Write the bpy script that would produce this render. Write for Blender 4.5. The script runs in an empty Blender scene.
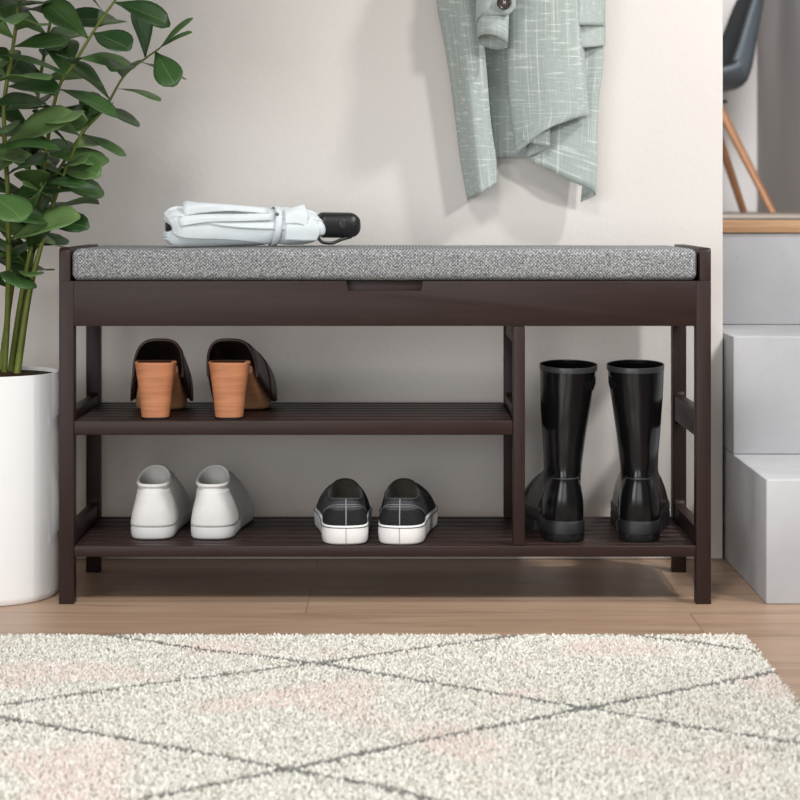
import bpy, bmesh, math, random
import numpy as np
from mathutils import Vector, Matrix, noise as mnoise

random.seed(7)
C = bpy.context.scene.collection
PI = math.pi

# ------------------------------------------------------------------ camera frame
F = 1994.0          # focal length in pixels of the 800 px frame
D0 = 3.18           # camera to bench front
H = 0.64            # camera height
HY = 203.0          # horizon row


def W(px, py, D):
    """point seen at (px, py) when it lies D metres in front of the camera"""
    return ((px - 400) * D / F, D - D0, H - (py - HY) * D / F)


def lerp(a, b, t):
    return a + (b - a) * t


def smooth(t):
    t = max(0.0, min(1.0, t))
    return t * t * (3 - 2 * t)


# ------------------------------------------------------------------ object helpers
def thing(name, label, cat, loc=(0, 0, 0), rotz=0.0, group=None):
    o = bpy.data.objects.new(name, None)
    C.objects.link(o)
    o.location = loc
    o.rotation_euler = (0, 0, rotz)
    o.empty_display_size = 0.05
    o['label'] = label
    o['category'] = cat
    if group:
        o['group'] = group
    return o


def tag(o, label, cat, group=None):
    o['label'] = label
    o['category'] = cat
    if group:
        o['group'] = group
    return o


def link_mesh(name, me, mats, parent=None, smooth_shade=True, label=None):
    o = bpy.data.objects.new(name, me)
    C.objects.link(o)
    if not isinstance(mats, (list, tuple)):
        mats = [mats]
    for m in mats:
        me.materials.append(m)
    if smooth_shade:
        for p in me.polygons:
            p.use_smooth = True
    if parent is not None:
        o.parent = parent
    if label:
        o['label'] = label
    return o


def mesh_obj(name, verts, faces, mats, parent=None, smooth_shade=True, org=(0, 0, 0), label=None, uv=None, midx=None):
    me = bpy.data.meshes.new(name)
    me.from_pydata([(v[0] - org[0], v[1] - org[1], v[2] - org[2]) for v in verts], [], faces)
    if uv is not None:
        l = me.uv_layers.new(name='UVMap')
        for lp in me.loops:
            l.data[lp.index].uv = uv[lp.vertex_index]
    if midx is not None:
        for p, i in zip(me.polygons, midx):
            p.material_index = i
    me.update()
    o = link_mesh(name, me, mats, parent, smooth_shade, label)
    return o


def fix_normals(o):
    bm = bmesh.new()
    bm.from_mesh(o.data)
    bmesh.ops.recalc_face_normals(bm, faces=bm.faces)
    bm.to_mesh(o.data)
    bm.free()
    return o


def autosmooth(o, ang=40):
    me = o.data
    bm = bmesh.new()
    bm.from_mesh(me)
    for e in bm.edges:
        if len(e.link_faces) == 2 and e.calc_face_angle(0) > math.radians(ang):
            e.smooth = False
    for f in bm.faces:
        f.smooth = True
    bm.to_mesh(me)
    bm.free()
    return o


def box(name, lo, hi, mat, parent=None, org=(0, 0, 0), bev=0.0015, seg=2, label=None):
    bm = bmesh.new()
    bmesh.ops.create_cube(bm, size=1)
    for v in bm.verts:
        v.co = Vector([lerp(lo[i], hi[i], v.co[i] + .5) - org[i] for i in range(3)])
    if bev:
        bmesh.ops.bevel(bm, geom=bm.edges[:], offset=bev, segments=seg, profile=.5, affect='EDGES')
    me = bpy.data.meshes.new(name)
    bm.to_mesh(me)
    bm.free()
    o = link_mesh(name, me, mat, parent, True, label)
    return autosmooth(o, 50)


def prism(name, poly, axis, a, b, mat, parent=None, org=(0, 0, 0), bev=0.0012, label=None):
    """poly: 2-D outline; axis 'x': poly is (y,z); axis 'y': poly is (x,z); axis 'z': poly is (x,y)"""
    def P(p, t):
        if axis == 'x':
            q = (t, p[0], p[1])
        elif axis == 'y':
            q = (p[0], t, p[1])
        else:
            q = (p[0], p[1], t)
        return Vector((q[0] - org[0], q[1] - org[1], q[2] - org[2]))
    bm = bmesh.new()
    va = [bm.verts.new(P(p, a)) for p in poly]
    vb = [bm.verts.new(P(p, b)) for p in poly]
    n = len(poly)
    fa = bm.faces.new(va)
    fb = bm.faces.new(vb[::-1])
    for i in range(n):
        bm.faces.new((va[i], vb[i], vb[(i + 1) % n], va[(i + 1) % n]))
    bmesh.ops.recalc_face_normals(bm, faces=bm.faces)
    if bev:
        ed = [e for e in bm.edges if e.link_faces and (fa in e.link_faces or fb in e.link_faces)]
        bmesh.ops.bevel(bm, geom=ed, offset=bev, segments=2, profile=.5, affect='EDGES')
    me = bpy.data.meshes.new(name)
    bm.to_mesh(me)
    bm.free()
    o = link_mesh(name, me, mat, parent, True, label)
    return autosmooth(o, 40)


def loft(rings, closed=True, cap0=False, cap1=False):
    n = len(rings[0])
    v = [tuple(p) for r in rings for p in r]
    f = []
    m = n if closed else n - 1
    for i in range(len(rings) - 1):
        for j in range(m):
            k = (j + 1) % n
            f.append((i * n + j, i * n + k, (i + 1) * n + k, (i + 1) * n + j))
    if cap0:
        f.append(tuple(range(n))[::-1])
    if cap1:
        b = (len(rings) - 1) * n
        f.append(tuple(range(b, b + n)))
    return v, f


def loft_obj(name, rings, mat, parent=None, closed=True, cap0=False, cap1=False, org=(0, 0, 0), label=None, ang=None, thick=0, uv=False, off=0):
    v, f = loft(rings, closed, cap0, cap1)
    U = None
    if uv:
        U = []
        for i, r in enumerate(rings):
            for j in range(len(r)):
                U.append((j / (len(r) - 1), i / (len(rings) - 1)))
    o = mesh_obj(name, v, f, mat, parent, True, org, label, U)
    fix_normals(o)
    if thick:
        solid(o, thick, off)
    if ang:
        autosmooth(o, ang)
    return o


def solid(o, t, off=0):
    m = o.modifiers.new('thickness', 'SOLIDIFY')
    m.thickness = t
    m.offset = off
    m.use_even_offset = False
    return o


def subsurf(o, n=1):
    m = o.modifiers.new('subsurf', 'SUBSURF')
    m.levels = n
    m.render_levels = n
    return o


def cr(pts, n, closed=False):
    """Catmull-Rom resample to n points"""
    P = [np.array(p, float) for p in pts]
    out = []
    m = len(P)
    segs = m if closed else m - 1
    for i in range(n):
        t = i / n * segs if closed else i / (n - 1) * segs
        k = min(int(t), segs - 1)
        u = t - k
        if closed:
            p0, p1, p2, p3 = P[(k - 1) % m], P[k], P[(k + 1) % m], P[(k + 2) % m]
        else:
            p1, p2 = P[k], P[k + 1]
            p0 = P[k - 1] if k > 0 else 2 * p1 - p2
            p3 = P[k + 2] if k + 2 < m else 2 * p2 - p1
        out.append(.5 * ((2 * p1) + (-p0 + p2) * u + (2 * p0 - 5 * p1 + 4 * p2 - p3) * u * u + (-p0 + 3 * p1 - 3 * p2 + p3) * u ** 3))
    return out


def resample(pts, n, closed=False):
    """uniform arc length"""
    Q = cr(pts, 400, closed)
    if closed:
        Q.append(Q[0])
    d = [0]
    for a, b in zip(Q, Q[1:]):
        d.append(d[-1] + float(np.linalg.norm(b - a)))
    out = []
    j = 0
    for i in range(n):
        t = d[-1] * (i / n if closed else i / (n - 1))
        while j < len(d) - 2 and d[j + 1] < t:
            j += 1
        u = (t - d[j]) / max(1e-12, d[j + 1] - d[j])
        out.append(Q[j] * (1 - u) + Q[j + 1] * u)
    return out


def tube_rings(path, rad, n=10, flat=1.0, up=(0, 0, 1)):
    P = [Vector(p) for p in path]
    rings = []
    prev = None
    for i, p in enumerate(P):
        t = (P[min(i + 1, len(P) - 1)] - P[max(i - 1, 0)]).normalized()
        if prev is None:
            a = Vector(up)
            if abs(a.dot(t)) > .95:
                a = Vector((1, 0, 0))
            prev = t.cross(a).normalized()
        x = (prev - t * prev.dot(t)).normalized()
        prev = x
        y = t.cross(x)
        r = rad(i / (len(P) - 1)) if callable(rad) else rad
        rings.append([p + x * (math.cos(2 * PI * k / n) * r) + y * (math.sin(2 * PI * k / n) * r * flat) for k in range(n)])
    return rings


def tube(name, path, rad, mat, parent=None, n=10, org=(0, 0, 0), label=None, flat=1.0, up=(0, 0, 1)):
    return loft_obj(name, tube_rings(path, rad, n, flat, up), mat, parent, True, True, True, org, label, 60)


def lathe(name, prof, center, mat, parent=None, n=64, org=(0, 0, 0), cap0=False, cap1=False, ang=45, label=None):
    rings = [[(center[0] + r * math.cos(2 * PI * k / n), center[1] + r * math.sin(2 * PI * k / n), center[2] + z) for k in range(n)] for r, z in prof]
    return loft_obj(name, rings, mat, parent, True, cap0, cap1, org, label, ang)


# ------------------------------------------------------------------ materials
def srgb(r, g, b):
    def f(c):
        c /= 255.0
        return c / 12.92 if c <= .04045 else ((c + .055) / 1.055) ** 2.4
    return (f(r), f(g), f(b), 1)


class M:
    def __init__(s, name, col, rough=.6, spec=.5, **kw):
        s.m = bpy.data.materials.new(name)
        s.m.use_nodes = True
        s.t = s.m.node_tree
        s.b = s.t.nodes['Principled BSDF']
        s.b.inputs['Base Color'].default_value = col
        s.b.inputs['Roughness'].default_value = rough
        s.b.inputs['Specular IOR Level'].default_value = spec
        for k, v in kw.items():
            s.b.inputs[k.replace('_', ' ')].default_value = v

    def n(s, kind, **inp):
        nd = s.t.nodes.new(kind)
        for k, v in inp.items():
            k = k.replace('_', ' ')
            if k in nd.inputs:
                nd.inputs[k].default_value = v
        return nd

    def l(s, a, b):
        s.t.links.new(a, b)

    def coord(s, kind='Object', scale=(1, 1, 1), loc=(0, 0, 0), rot=(0, 0, 0)):
        tc = s.n('ShaderNodeTexCoord')
        mp = s.n('ShaderNodeMapping')
        mp.inputs['Scale'].default_value = scale
        mp.inputs['Location'].default_value = loc
        mp.inputs['Rotation'].default_value = rot
        s.l(tc.outputs[kind], mp.inputs['Vector'])
        return mp.outputs['Vector']

    def noise(s, vec, scale=5, detail=3, rough=.5, dist=0):
        nd = s.n('ShaderNodeTexNoise', Scale=scale, Detail=detail, Roughness=rough, Distortion=dist)
        s.l(vec, nd.inputs['Vector'])
        return nd.outputs['Fac']

    def ramp(s, fac, stops):
        r = s.n('ShaderNodeValToRGB')
        e = r.color_ramp.elements
        while len(e) < len(stops):
            e.new(.5)
        for el, (p, c) in zip(e, stops):
            el.position = p
            el.color = c
        s.l(fac, r.inputs['Fac'])
        return r.outputs['Color']

    def mix(s, fac, a, b, mode='MIX'):
        nd = s.n('ShaderNodeMix')
        nd.data_type = 'RGBA'
        nd.blend_type = mode
        for sock, v in ((nd.inputs[0], fac), (nd.inputs[6], a), (nd.inputs[7], b)):
            if hasattr(v, 'is_linked') or isinstance(v, bpy.types.NodeSocket):
                s.l(v, sock)
            else:
                sock.default_value = v
        return nd.outputs[2]

    def math(s, op, a, b=0.0):
        nd = s.n('ShaderNodeMath')
        nd.operation = op
        for sock, v in ((nd.inputs[0], a), (nd.inputs[1], b)):
            if isinstance(v, bpy.types.NodeSocket):
                s.l(v, sock)
            else:
                sock.default_value = v
        return nd.outputs[0]

    def color(s, out):
        s.l(out, s.b.inputs['Base Color'])
        return s

    def bump(s, h, strength=.2, dist=.002):
        b = s.n('ShaderNodeBump')
        b.inputs['Strength'].default_value = strength
        b.inputs['Distance'].default_value = dist
        s.l(h, b.inputs['Height'])
        s.l(b.outputs['Normal'], s.b.inputs['Normal'])
        return s


def plain(name, col, rough=.6, spec=.5, var=.06, scale=40, bump=.1, dist=.001, **kw):
    """a colour with a faint even mottling and a fine bump"""
    m = M(name, col, rough, spec, **kw)
    v = m.coord()
    f = m.noise(v, scale, 4, .6)
    a = tuple(c * (1 - var) for c in col[:3]) + (1,)
    b = tuple(min(1, c * (1 + var)) for c in col[:3]) + (1,)
    m.color(m.ramp(f, [(.3, a), (.7, b)]))
    if bump:
        m.bump(m.noise(v, scale * 4, 3, .6), bump, dist)
    return m.m


# wall plaster
def mat_wall(name, col, bump=.25):
    m = M(name, col, .85, .25)
    v = m.coord()
    f = m.noise(v, 3, 5, .6)
    a = tuple(c * .975 for c in col[:3]) + (1,)
    m.color(m.ramp(f, [(.3, a), (.7, col)]))
    h = m.math('ADD', m.noise(v, 60, 5, .65), m.math('MULTIPLY', m.noise(v, 14, 3, .5), .8))
    m.bump(h, bump, .003)
    return m.m


def mat_wood(name, dark, light, scale=(1, 1, 1), rough=.45, grain=12, bump=.15, spec=.5):
    m = M(name, light, rough, spec)
    v = m.coord('Object', scale)
    f = m.noise(v, grain, 6, .6, .6)
    m.color(m.ramp(f, [(.25, dark), (.75, light)]))
    m.bump(f, bump, .001)
    return m.m


def mat_floor():
    m = M('oak_floor', srgb(170, 135, 105), .38, .5)
    v = m.coord('Object', (1, 1, 1), (.7473, .0675, 0))
    br = m.n('ShaderNodeTexBrick', Scale=1.0, Mortar_Size=.0010, Mortar_Smooth=.3, Bias=0.0, Brick_Width=1.2, Row_Height=.19)
    br.offset = .5
    br.inputs['Color1'].default_value = (0, 0, 0, 1)
    br.inputs['Color2'].default_value = (1, 1, 1, 1)
    br.inputs['Mortar'].default_value = (.5, .5, .5, 1)
    m.l(v, br.inputs['Vector'])
    # grain follows the plank, shifted per plank
    sep = m.n('ShaderNodeSeparateXYZ')
    m.l(v, sep.inputs[0])
    cmb = m.n('ShaderNodeCombineXYZ')
    m.l(m.math('MULTIPLY', sep.outputs[0], 1.1), cmb.inputs[0])
    m.l(m.math('MULTIPLY', sep.outputs[1], 13.0), cmb.inputs[1])
    m.l(m.math('MULTIPLY', br.outputs['Color'], 37.0), cmb.inputs[2])
    g = m.noise(cmb.outputs[0], 2.2, 7, .62, .9)
    g2 = m.noise(cmb.outputs[0], 11, 4, .6, .3)
    col = m.ramp(g, [(.2, srgb(143, 115, 94)), (.5, srgb(184, 155, 131)), (.8, srgb(203, 175, 150))])
    col = m.mix(m.math('MULTIPLY', g2, .35), col, srgb(135, 102, 78), 'MIX')
    tint = m.ramp(br.outputs['Color'], [(0, (.86, .85, .84, 1)), (1, (1.0, 1.0, 1.0, 1))])
    col = m.mix(1.0, col, tint, 'MULTIPLY')
    # knots
    vo = m.n('ShaderNodeTexVoronoi', Scale=1.0)
    cm2 = m.n('ShaderNodeCombineXYZ')
    m.l(m.math('MULTIPLY', sep.outputs[0], 2.0), cm2.inputs[0])
    m.l(m.math('MULTIPLY', sep.outputs[1], 4.5), cm2.inputs[1])
    m.l(cm2.outputs[0], vo.inputs['Vector'])
    kn = m.ramp(vo.outputs['Distance'], [(.0, (1, 1, 1, 1)), (.09, (0, 0, 0, 1))])
    col = m.mix(m.math('MULTIPLY', kn, .6), col, srgb(84, 62, 48))
    col = m.mix(m.math('MULTIPLY', br.outputs['Fac'], .6), col, srgb(88, 66, 50))
    m.color(col)
    h = m.math('SUBTRACT', m.math('MULTIPLY', g, .3), br.outputs['Fac'])
    m.bump(h, .18, .001)
    return m.m


def mat_tweed():
    m = M('grey_tweed', srgb(150, 150, 148), .95, .15)
    v = m.coord('Object', (1, 1, 1))
    wv = []
    for rot, sc in ((PI / 4, 84), (-PI / 4, 84)):
        mp = m.coord('Object', (1, 1, 1), (0, 0, 0), (0, rot, 0))
        w = m.n('ShaderNodeTexWave', Scale=sc, Distortion=3.0, Detail=2, Detail_Scale=2.0)
        w.wave_type = 'BANDS'
        w.bands_direction = 'X'
        m.l(mp, w.inputs['Vector'])
        wv.append(w.outputs['Fac'])
    weave = m.math('MULTIPLY', wv[0], wv[1])
    n1 = m.noise(v, 330, 1, .6)
    f = m.math('ADD', m.math('MULTIPLY', weave, .28), m.math('MULTIPLY', n1, .85))
    m.color(m.ramp(f, [(.28, srgb(84, 86, 88)), (.5, srgb(128, 130, 131)), (.72, srgb(186, 187, 187))]))
    m.bump(f, .25, .001)
    return m.m


def mat_coat():
    m = M('sage_slub_linen', srgb(165, 182, 174), .92, .15)
    base = m.coord('UV', (1, 1, 1))
    th = m.noise(m.coord('UV', (260, 12, 1)), 1.0, 3, .7)
    tv = m.noise(m.coord('UV', (14, 420, 1)), 1.0, 3, .7)
    s1 = m.ramp(m.noise(m.coord('UV', (80, 2.4, 1)), 1.0, 2, .55), [(.56, (0, 0, 0, 1)), (.68, (1, 1, 1, 1))])
    s2 = m.ramp(m.noise(m.coord('UV', (4.5, 130, 1)), 1.0, 2, .55), [(.56, (0, 0, 0, 1)), (.68, (1, 1, 1, 1))])
    dn = m.ramp(m.noise(m.coord('UV', (30, 1, 1), (5, 3, 0)), 1.0, 2, .5), [(.62, (0, 0, 0, 1)), (.72, (1, 1, 1, 1))])
    br1 = m.math('MULTIPLY', s1, m.noise(m.coord('UV', (60, 50, 1)), 1.0, 2, .6))
    br2 = m.math('MULTIPLY', s2, m.noise(m.coord('UV', (50, 60, 1), (2, 2, 2)), 1.0, 2, .6))
    col = m.ramp(m.math('MULTIPLY', m.math('ADD', th, tv), .5), [(.3, srgb(148, 160, 155)), (.7, srgb(190, 200, 196))])
    col = m.mix(m.math('MULTIPLY', dn, .25), col, srgb(122, 140, 134))
    col = m.mix(m.math('MINIMUM', m.math('MULTIPLY', m.math('ADD', br1, br2), .9), .65), col, srgb(236, 240, 236))
    m.color(col)
    m.bump(m.math('ADD', th, tv), .3, .0008)
    m.b.inputs['Sheen Weight'].default_value = .15
    return m.m


def mat_concrete():
    m = M('pale_concrete', srgb(200, 200, 203), .75, .3)
    v = m.coord()
    f = m.noise(v, 3.2, 6, .65, .5)
    g = m.noise(v, 26, 4, .6)
    col = m.ramp(f, [(.25, srgb(170, 171, 174)), (.7, srgb(197, 197, 199))])
    pits = m.ramp(m.noise(v, 85, 2, .5), [(.24, (1, 1, 1, 1)), (.30, (0, 0, 0, 1))])
    col = m.mix(m.math('MULTIPLY', pits, .25), col, srgb(135, 135, 138))
    m.color(col)
    m.bump(m.math('ADD', g, f), .08, .002)
    return m.m


def mat_leaf():
    m = M('leaf_green', srgb(66, 104, 52), .42, .45)
    at = m.n('ShaderNodeAttribute')
    at.attribute_name = 'tone'
    tc = m.n('ShaderNodeTexCoord')
    sep = m.n('ShaderNodeSeparateXYZ')
    m.l(tc.outputs['UV'], sep.inputs[0])
    col = m.ramp(at.outputs['Fac'], [(0, srgb(38, 68, 34)), (.5, srgb(68, 104, 52)), (1, srgb(114, 142, 86))])
    rib = m.ramp(m.math('ABSOLUTE', m.math('SUBTRACT', sep.outputs[0], .5)), [(.0, (1, 1, 1, 1)), (.035, (0, 0, 0, 1))])
    col = m.mix(m.math('MULTIPLY', rib, .4), col, srgb(128, 160, 92))
    geo = m.n('ShaderNodeNewGeometry')
    col = m.mix(m.math('MULTIPLY', geo.outputs['Backfacing'], .45), col, srgb(130, 146, 112))
    m.color(col)
    m.b.inputs['Subsurface Weight'].default_value = 0.0
    m.bump(m.noise(m.coord('UV', (3, 14, 1)), 1.5, 3, .5), .12, .001)
    return m.m


def mat_pile():
    m = M('rug_pile', srgb(225, 218, 200), .95, .1)
    at = m.n('ShaderNodeAttribute')
    at.attribute_name = 'yarn'
    m.color(at.outputs['Color'])
    m.b.inputs['Sheen Weight'].default_value = .2
    return m.m


def mat_rubber():
    m = M('black_rubber', srgb(15, 15, 17), .16, .42)
    v = m.coord()
    f = m.noise(v, 14, 4, .6)
    m.l(m.math('ADD', m.math('MULTIPLY', f, .22), .08), m.b.inputs['Roughness'])
    m.bump(m.noise(m.coord('Object', (1, 1, .25)), 26, 2, .5, .6), .22, .006)
    return m.m


def mat_canvas(name, col):
    m = M(name, col, .9, .15)
    v = m.coord()
    f = m.noise(v, 500, 2, .6)
    a = tuple(c * .65 for c in col[:3]) + (1,)
    b = tuple(c * 1.5 for c in col[:3]) + (1,)
    m.color(m.ramp(f, [(.3, a), (.7, b)]))
    m.bump(f, .3, .0006)
    return m.m


WALL = mat_wall('warm_white_plaster', srgb(227, 222, 217))
WALLF = mat_wall('far_wall_paint', srgb(225, 220, 217), .1)
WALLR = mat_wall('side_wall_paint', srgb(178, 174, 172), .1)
FLOOR = mat_floor()
ESP = mat_wood('espresso_wood', srgb(38, 25, 22), srgb(50, 34, 31), (1.5, 22, 22), .46, 6, .05, .28)
ESPV = mat_wood('espresso_wood_upright', srgb(38, 25, 22), srgb(50, 34, 31), (22, 22, 1.5), .46, 6, .05, .28)
TWEED = mat_tweed()
CONC = mat_concrete()
OAK = mat_wood('oak_board', srgb(170, 128, 92), srgb(205, 164, 124), (1.5, 16, 30), .5, 5, .1)
LAND = mat_wood('grey_oak_landing', srgb(120, 108, 98), srgb(146, 133, 121), (1.5, 10, 10), .55, 4, .1)
LEGW = mat_wood('beech_leg', srgb(150, 104, 70), srgb(178, 128, 90), (20, 20, 2), .5, 5, .1)
SHELL = plain('grey_plastic_shell', srgb(96, 104, 110), .5, .4, .03, 10, 0)
PAD = plain('charcoal_pad', srgb(58, 59, 60), .9, .2, .1, 80, .2)
POT = plain('white_glazed_pot', srgb(238, 238, 238), .35, .5, .01, 6, .02)
SOIL = plain('potting_soil', srgb(70, 56, 44), .95, .1, .35, 60, .8, .01)
LEAF = mat_leaf()
STEM = plain('stem_green', srgb(110, 122, 48), .5, .4, .15, 30, .1)
COAT = mat_coat()
BUTTON = plain('dark_horn_button', srgb(58, 50, 46), .3, .5, .3, 150, .05)
THREAD = plain('pale_thread', srgb(190, 190, 185), .8, .2)
UMB = plain('ice_grey_nylon', srgb(218, 225, 228), .5, .35, .02, 60, .08)
UMB_IN = plain('umbrella_inner_lining', srgb(72, 74, 76), .6, .3)
BLACKP = plain('black_grip_plastic', srgb(26, 26, 28), .38, .5, .05, 60, .08)
STEEL = plain('steel', srgb(170, 172, 175), .25, .6, .03, 50, 0, Metallic=1.0)
TERRA = mat_wood('tan_stacked_heel', srgb(162, 101, 68), srgb(202, 138, 98), (3, 3, 40), .5, 3, .12)
CORK = mat_wood('tan_wood_sole', srgb(186, 128, 88), srgb(220, 166, 122), (3, 3, 40), .55, 3, .12)
LEATHER = plain('dark_brown_leather', srgb(56, 38, 35), .42, .5, .12, 50, .25)
LEATHIN = plain('dark_brown_suede_lining', srgb(40, 24, 21), .9, .1, .1, 60, .2)
RUBBERTIP = plain('black_heel_tip', srgb(24, 22, 22), .7, .3)
WHLEA = plain('white_leather', srgb(222, 221, 219), .55, .4, .04, 45, .35, .0015)
WHSOLE = plain('white_rubber_sole', srgb(214, 213, 211), .6, .35, .03, 30, .12)
WHIN = plain('white_textile_lining', srgb(196, 194, 190), .95, .1, .04, 200, .2)
BLCAN = mat_canvas('charcoal_canvas', srgb(66, 67, 70))
BLHEEL = mat_canvas('black_canvas_heel', srgb(36, 37, 39))
VSOLE = plain('clean_white_sole', srgb(232, 231, 230), .5, .4, .02, 40, .08)
VSTRIPE = plain('dark_stripe', srgb(40, 40, 44), .6, .3)
STITCH = plain('grey_stitching', srgb(150, 150, 150), .8, .2)
VIN = plain('grey_insole', srgb(66, 62, 57), .95, .1, .1, 120, .15)
RUBBER = mat_rubber()
RUBBAND = plain('grey_black_rubber_band', srgb(52, 52, 54), .35, .45, .08, 40, .08)
BOOTIN = plain('boot_lining', srgb(16, 16, 17), .9, .1)
LUG = plain('black_lug_sole', srgb(27, 27, 28), .5, .4, .15, 60, .25)
PILE = mat_pile()
BACKING = plain('rug_backing', srgb(205, 196, 176), .95, .1)


def structure(o):
    o['kind'] = 'structure'
    return o


# ------------------------------------------------------------------ the room
WALLY = 0.40
structure(box('floor', (-3.2, -4.6, -.06), (3.2, 6.0, 0), FLOOR, bev=0))
structure(box('wall_back', (-3.2, WALLY, 0), (.580, WALLY + .16, 2.7), WALL, bev=.004, seg=3))
structure(box('wall_far', (-3.2, 4.25, 0), (3.2, 4.35, 2.7), WALLF, bev=0))
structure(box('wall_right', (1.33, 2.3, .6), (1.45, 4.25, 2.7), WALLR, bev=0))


# steps up to the landing
def step(y0, y1, x0, z0, z1, label):
    o = box('concrete_step', (x0, y0, z0), (1.75, y1, z1), CONC, bev=.0025, seg=3, org=(1.1, (y0 + y1) / 2, z0))
    o.location = (1.1, (y0 + y1) / 2, z0)
    return tag(o, label, 'step', 'concrete steps')


Y2, Y3 = .315, .645
step(0.0, Y2 + .32, .584, 0, .199, 'lowest pale concrete step block, standing on the wooden floor')
step(Y2, Y3 + .3, .584, .1995, .406, 'middle pale concrete step block, set back between two others')
step(Y3, Y3 + .5, .584, .4065, .5825, 'topmost pale concrete step block, just under the oak board edge')
t = thing('wooden_landing', 'wooden landing with an oak front edge on top of the concrete steps', 'landing', (1.2, Y3, .583))
box('front_board', (.584, Y3 - .006, .583), (1.75, Y3 + .04, .6074), OAK, t, (1.2, Y3, .583), .0015, label='light oak edge board')
box('deck', (.584, Y3 + .0405, .583), (1.75, 4.24, .6070), LAND, t, (1.2, Y3, .583), 0)

# ------------------------------------------------------------------ shell chair on the landing
ang = math.radians(3)
CX, CY, CZ = (695 - 400) * 6.9 / F, 6.9 - D0, .6072
ch = thing('shell_chair', 'grey shell chair with splayed wooden legs on the landing', 'chair', (CX, CY, CZ), ang)
# local: +x is the chair's back, +y its far side
prof = cr([(-.235, .425), (-.20, .445), (-.10, .430), (.03, .418), (.145, .432), (.185, .50), (.206, .61), (.230, .73), (.26, .83)], 34)
wid = cr([(.165,), (.195,), (.215,), (.225,), (.225,), (.20,), (.165,), (.14,), (.10,)], 34)
lift = cr([(.0,), (.015,), (.035,), (.06,), (.085,), (.09,), (.07,), (.05,), (.02,)], 34)
rings, rin = [], []
for i, (p, w, l) in enumerate(zip(prof, wid, lift)):
    a = prof[max(0, i - 1)]
    b = prof[min(len(prof) - 1, i + 1)]
    tx, tz = b[0] - a[0], b[1] - a[1]
    q = math.hypot(tx, tz)
    nx, nz = -tz / q, tx / q
    rr, ri = [], []
    for k in range(25):
        s = -1 + k / 12
        e = l[0] * abs(s) ** 2.6
        rr.append((p[0] + nx * e, s * w[0], p[1] + nz * e))
        ri.append((p[0] + nx * (e + .007), s * w[0] * .965, p[1] + nz * (e + .007)))
    rings.append(rr)
    rin.append(ri)
loft_obj('seat_shell', rings, SHELL, ch, False, thick=.009)
loft_obj('seat_pad', rin[1:-1], PAD, ch, False, thick=.006, label='dark charcoal inner seat pad')
for sx in (-1, 1):
    for sy in (-1, 1):
        loft_obj('leg', [[(lerp(sx * .04, sx * .22, u) + lerp(.019, .0135, u) * math.cos(2 * PI * k / 14), lerp(sy * .05, sy * .22, u) + lerp(.019, .0135, u) * math.sin(2 * PI * k / 14), lerp(.425, .0006, u)) for k in range(14)]
                         for u in np.linspace(0, 1, 8)], LEGW, ch, cap0=True, cap1=True, ang=60)
tube('crossbar', [(-.09, -.09, .39), (.09, .09, .39)], .006, BLACKP, ch, 8)
tube('crossbar', [(.09, -.09, .38), (-.09, .09, .38)], .006, BLACKP, ch, 8)

# ------------------------------------------------------------------ shoe bench
BX0, BX1, BD = (59 - 400) / 627, (711 - 400) / 627, .30
PW = .0235
ZT, ZA1, ZA0 = .568, .5156, .4438
bo = (0.0, .15, 0)
bench = thing('shoe_bench', 'dark brown wooden shoe storage bench with grey tweed seat against the wall', 'bench', bo)
LB = 0.026
for x0 in (BX0, BX1 - PW):
    for y0 in (0, BD - LB):
        box('leg', (x0, y0, 0), (x0 + PW, y0 + LB, ZA1 - .0002), ESPV, bench, bo, .0006)


def rail_profile(y0, y1, z0, z1, r=.009, both=True):
    """side rail between the legs whose ends flare up and down into the legs"""
    pts = []
    n = 6
    for k in range(n + 1):                                  # top edge, left flare
        a = PI / 2 * k / n
        pts.append((y0 + r - r * math.cos(a), z1 + r - r * math.sin(a)))
    for k in range(n + 1):
        a = PI / 2 * (1 - k / n)
        pts.append((y1 - r + r * math.cos(a), z1 + r - r * math.sin(a)))
    for k in range(n + 1):
        a = PI / 2 * k / n
        pts.append((y1 - r + r * math.cos(a), z0 - r + r * math.sin(a)))
    for k in range(n + 1):
        a = PI / 2 * (1 - k / n)
        pts.append((y0 + r - r * math.cos(a), z0 - r + r * math.sin(a)))
    return pts


for x0 in (BX0 + .003, BX1 - PW + .003):
    prism('side_rail', rail_profile(LB + .0003, BD - LB - .0003, .264, .306), 'x', x0, x0 + PW - .006, ESP, bench, bo, .001)
    prism('side_rail', rail_profile(LB + .0003, BD - LB - .0003, .080, .118), 'x', x0, x0 + PW - .006, ESP, bench, bo, .001)
for x0, s in ((BX0, 1), (BX1, -1)):
    a, b = (x0, x0 + .0178) if s > 0 else (x0 - .0178, x0)
    y1 = BD - .0005
    pf = [(LB + .0003, ZA0), (LB + .0003, ZA1), (.0001, ZA1), (.0001, ZT - .006), (.002, ZT - .002), (.006, ZT), (y1 - .004, ZT), (y1, ZT - .004), (y1, ZA1), (BD - LB - .0003, ZA1), (BD - LB - .0003, ZA0)]
    prism('side_panel', pf, 'x', a, b, ESP, bench, bo, .0005)
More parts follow.
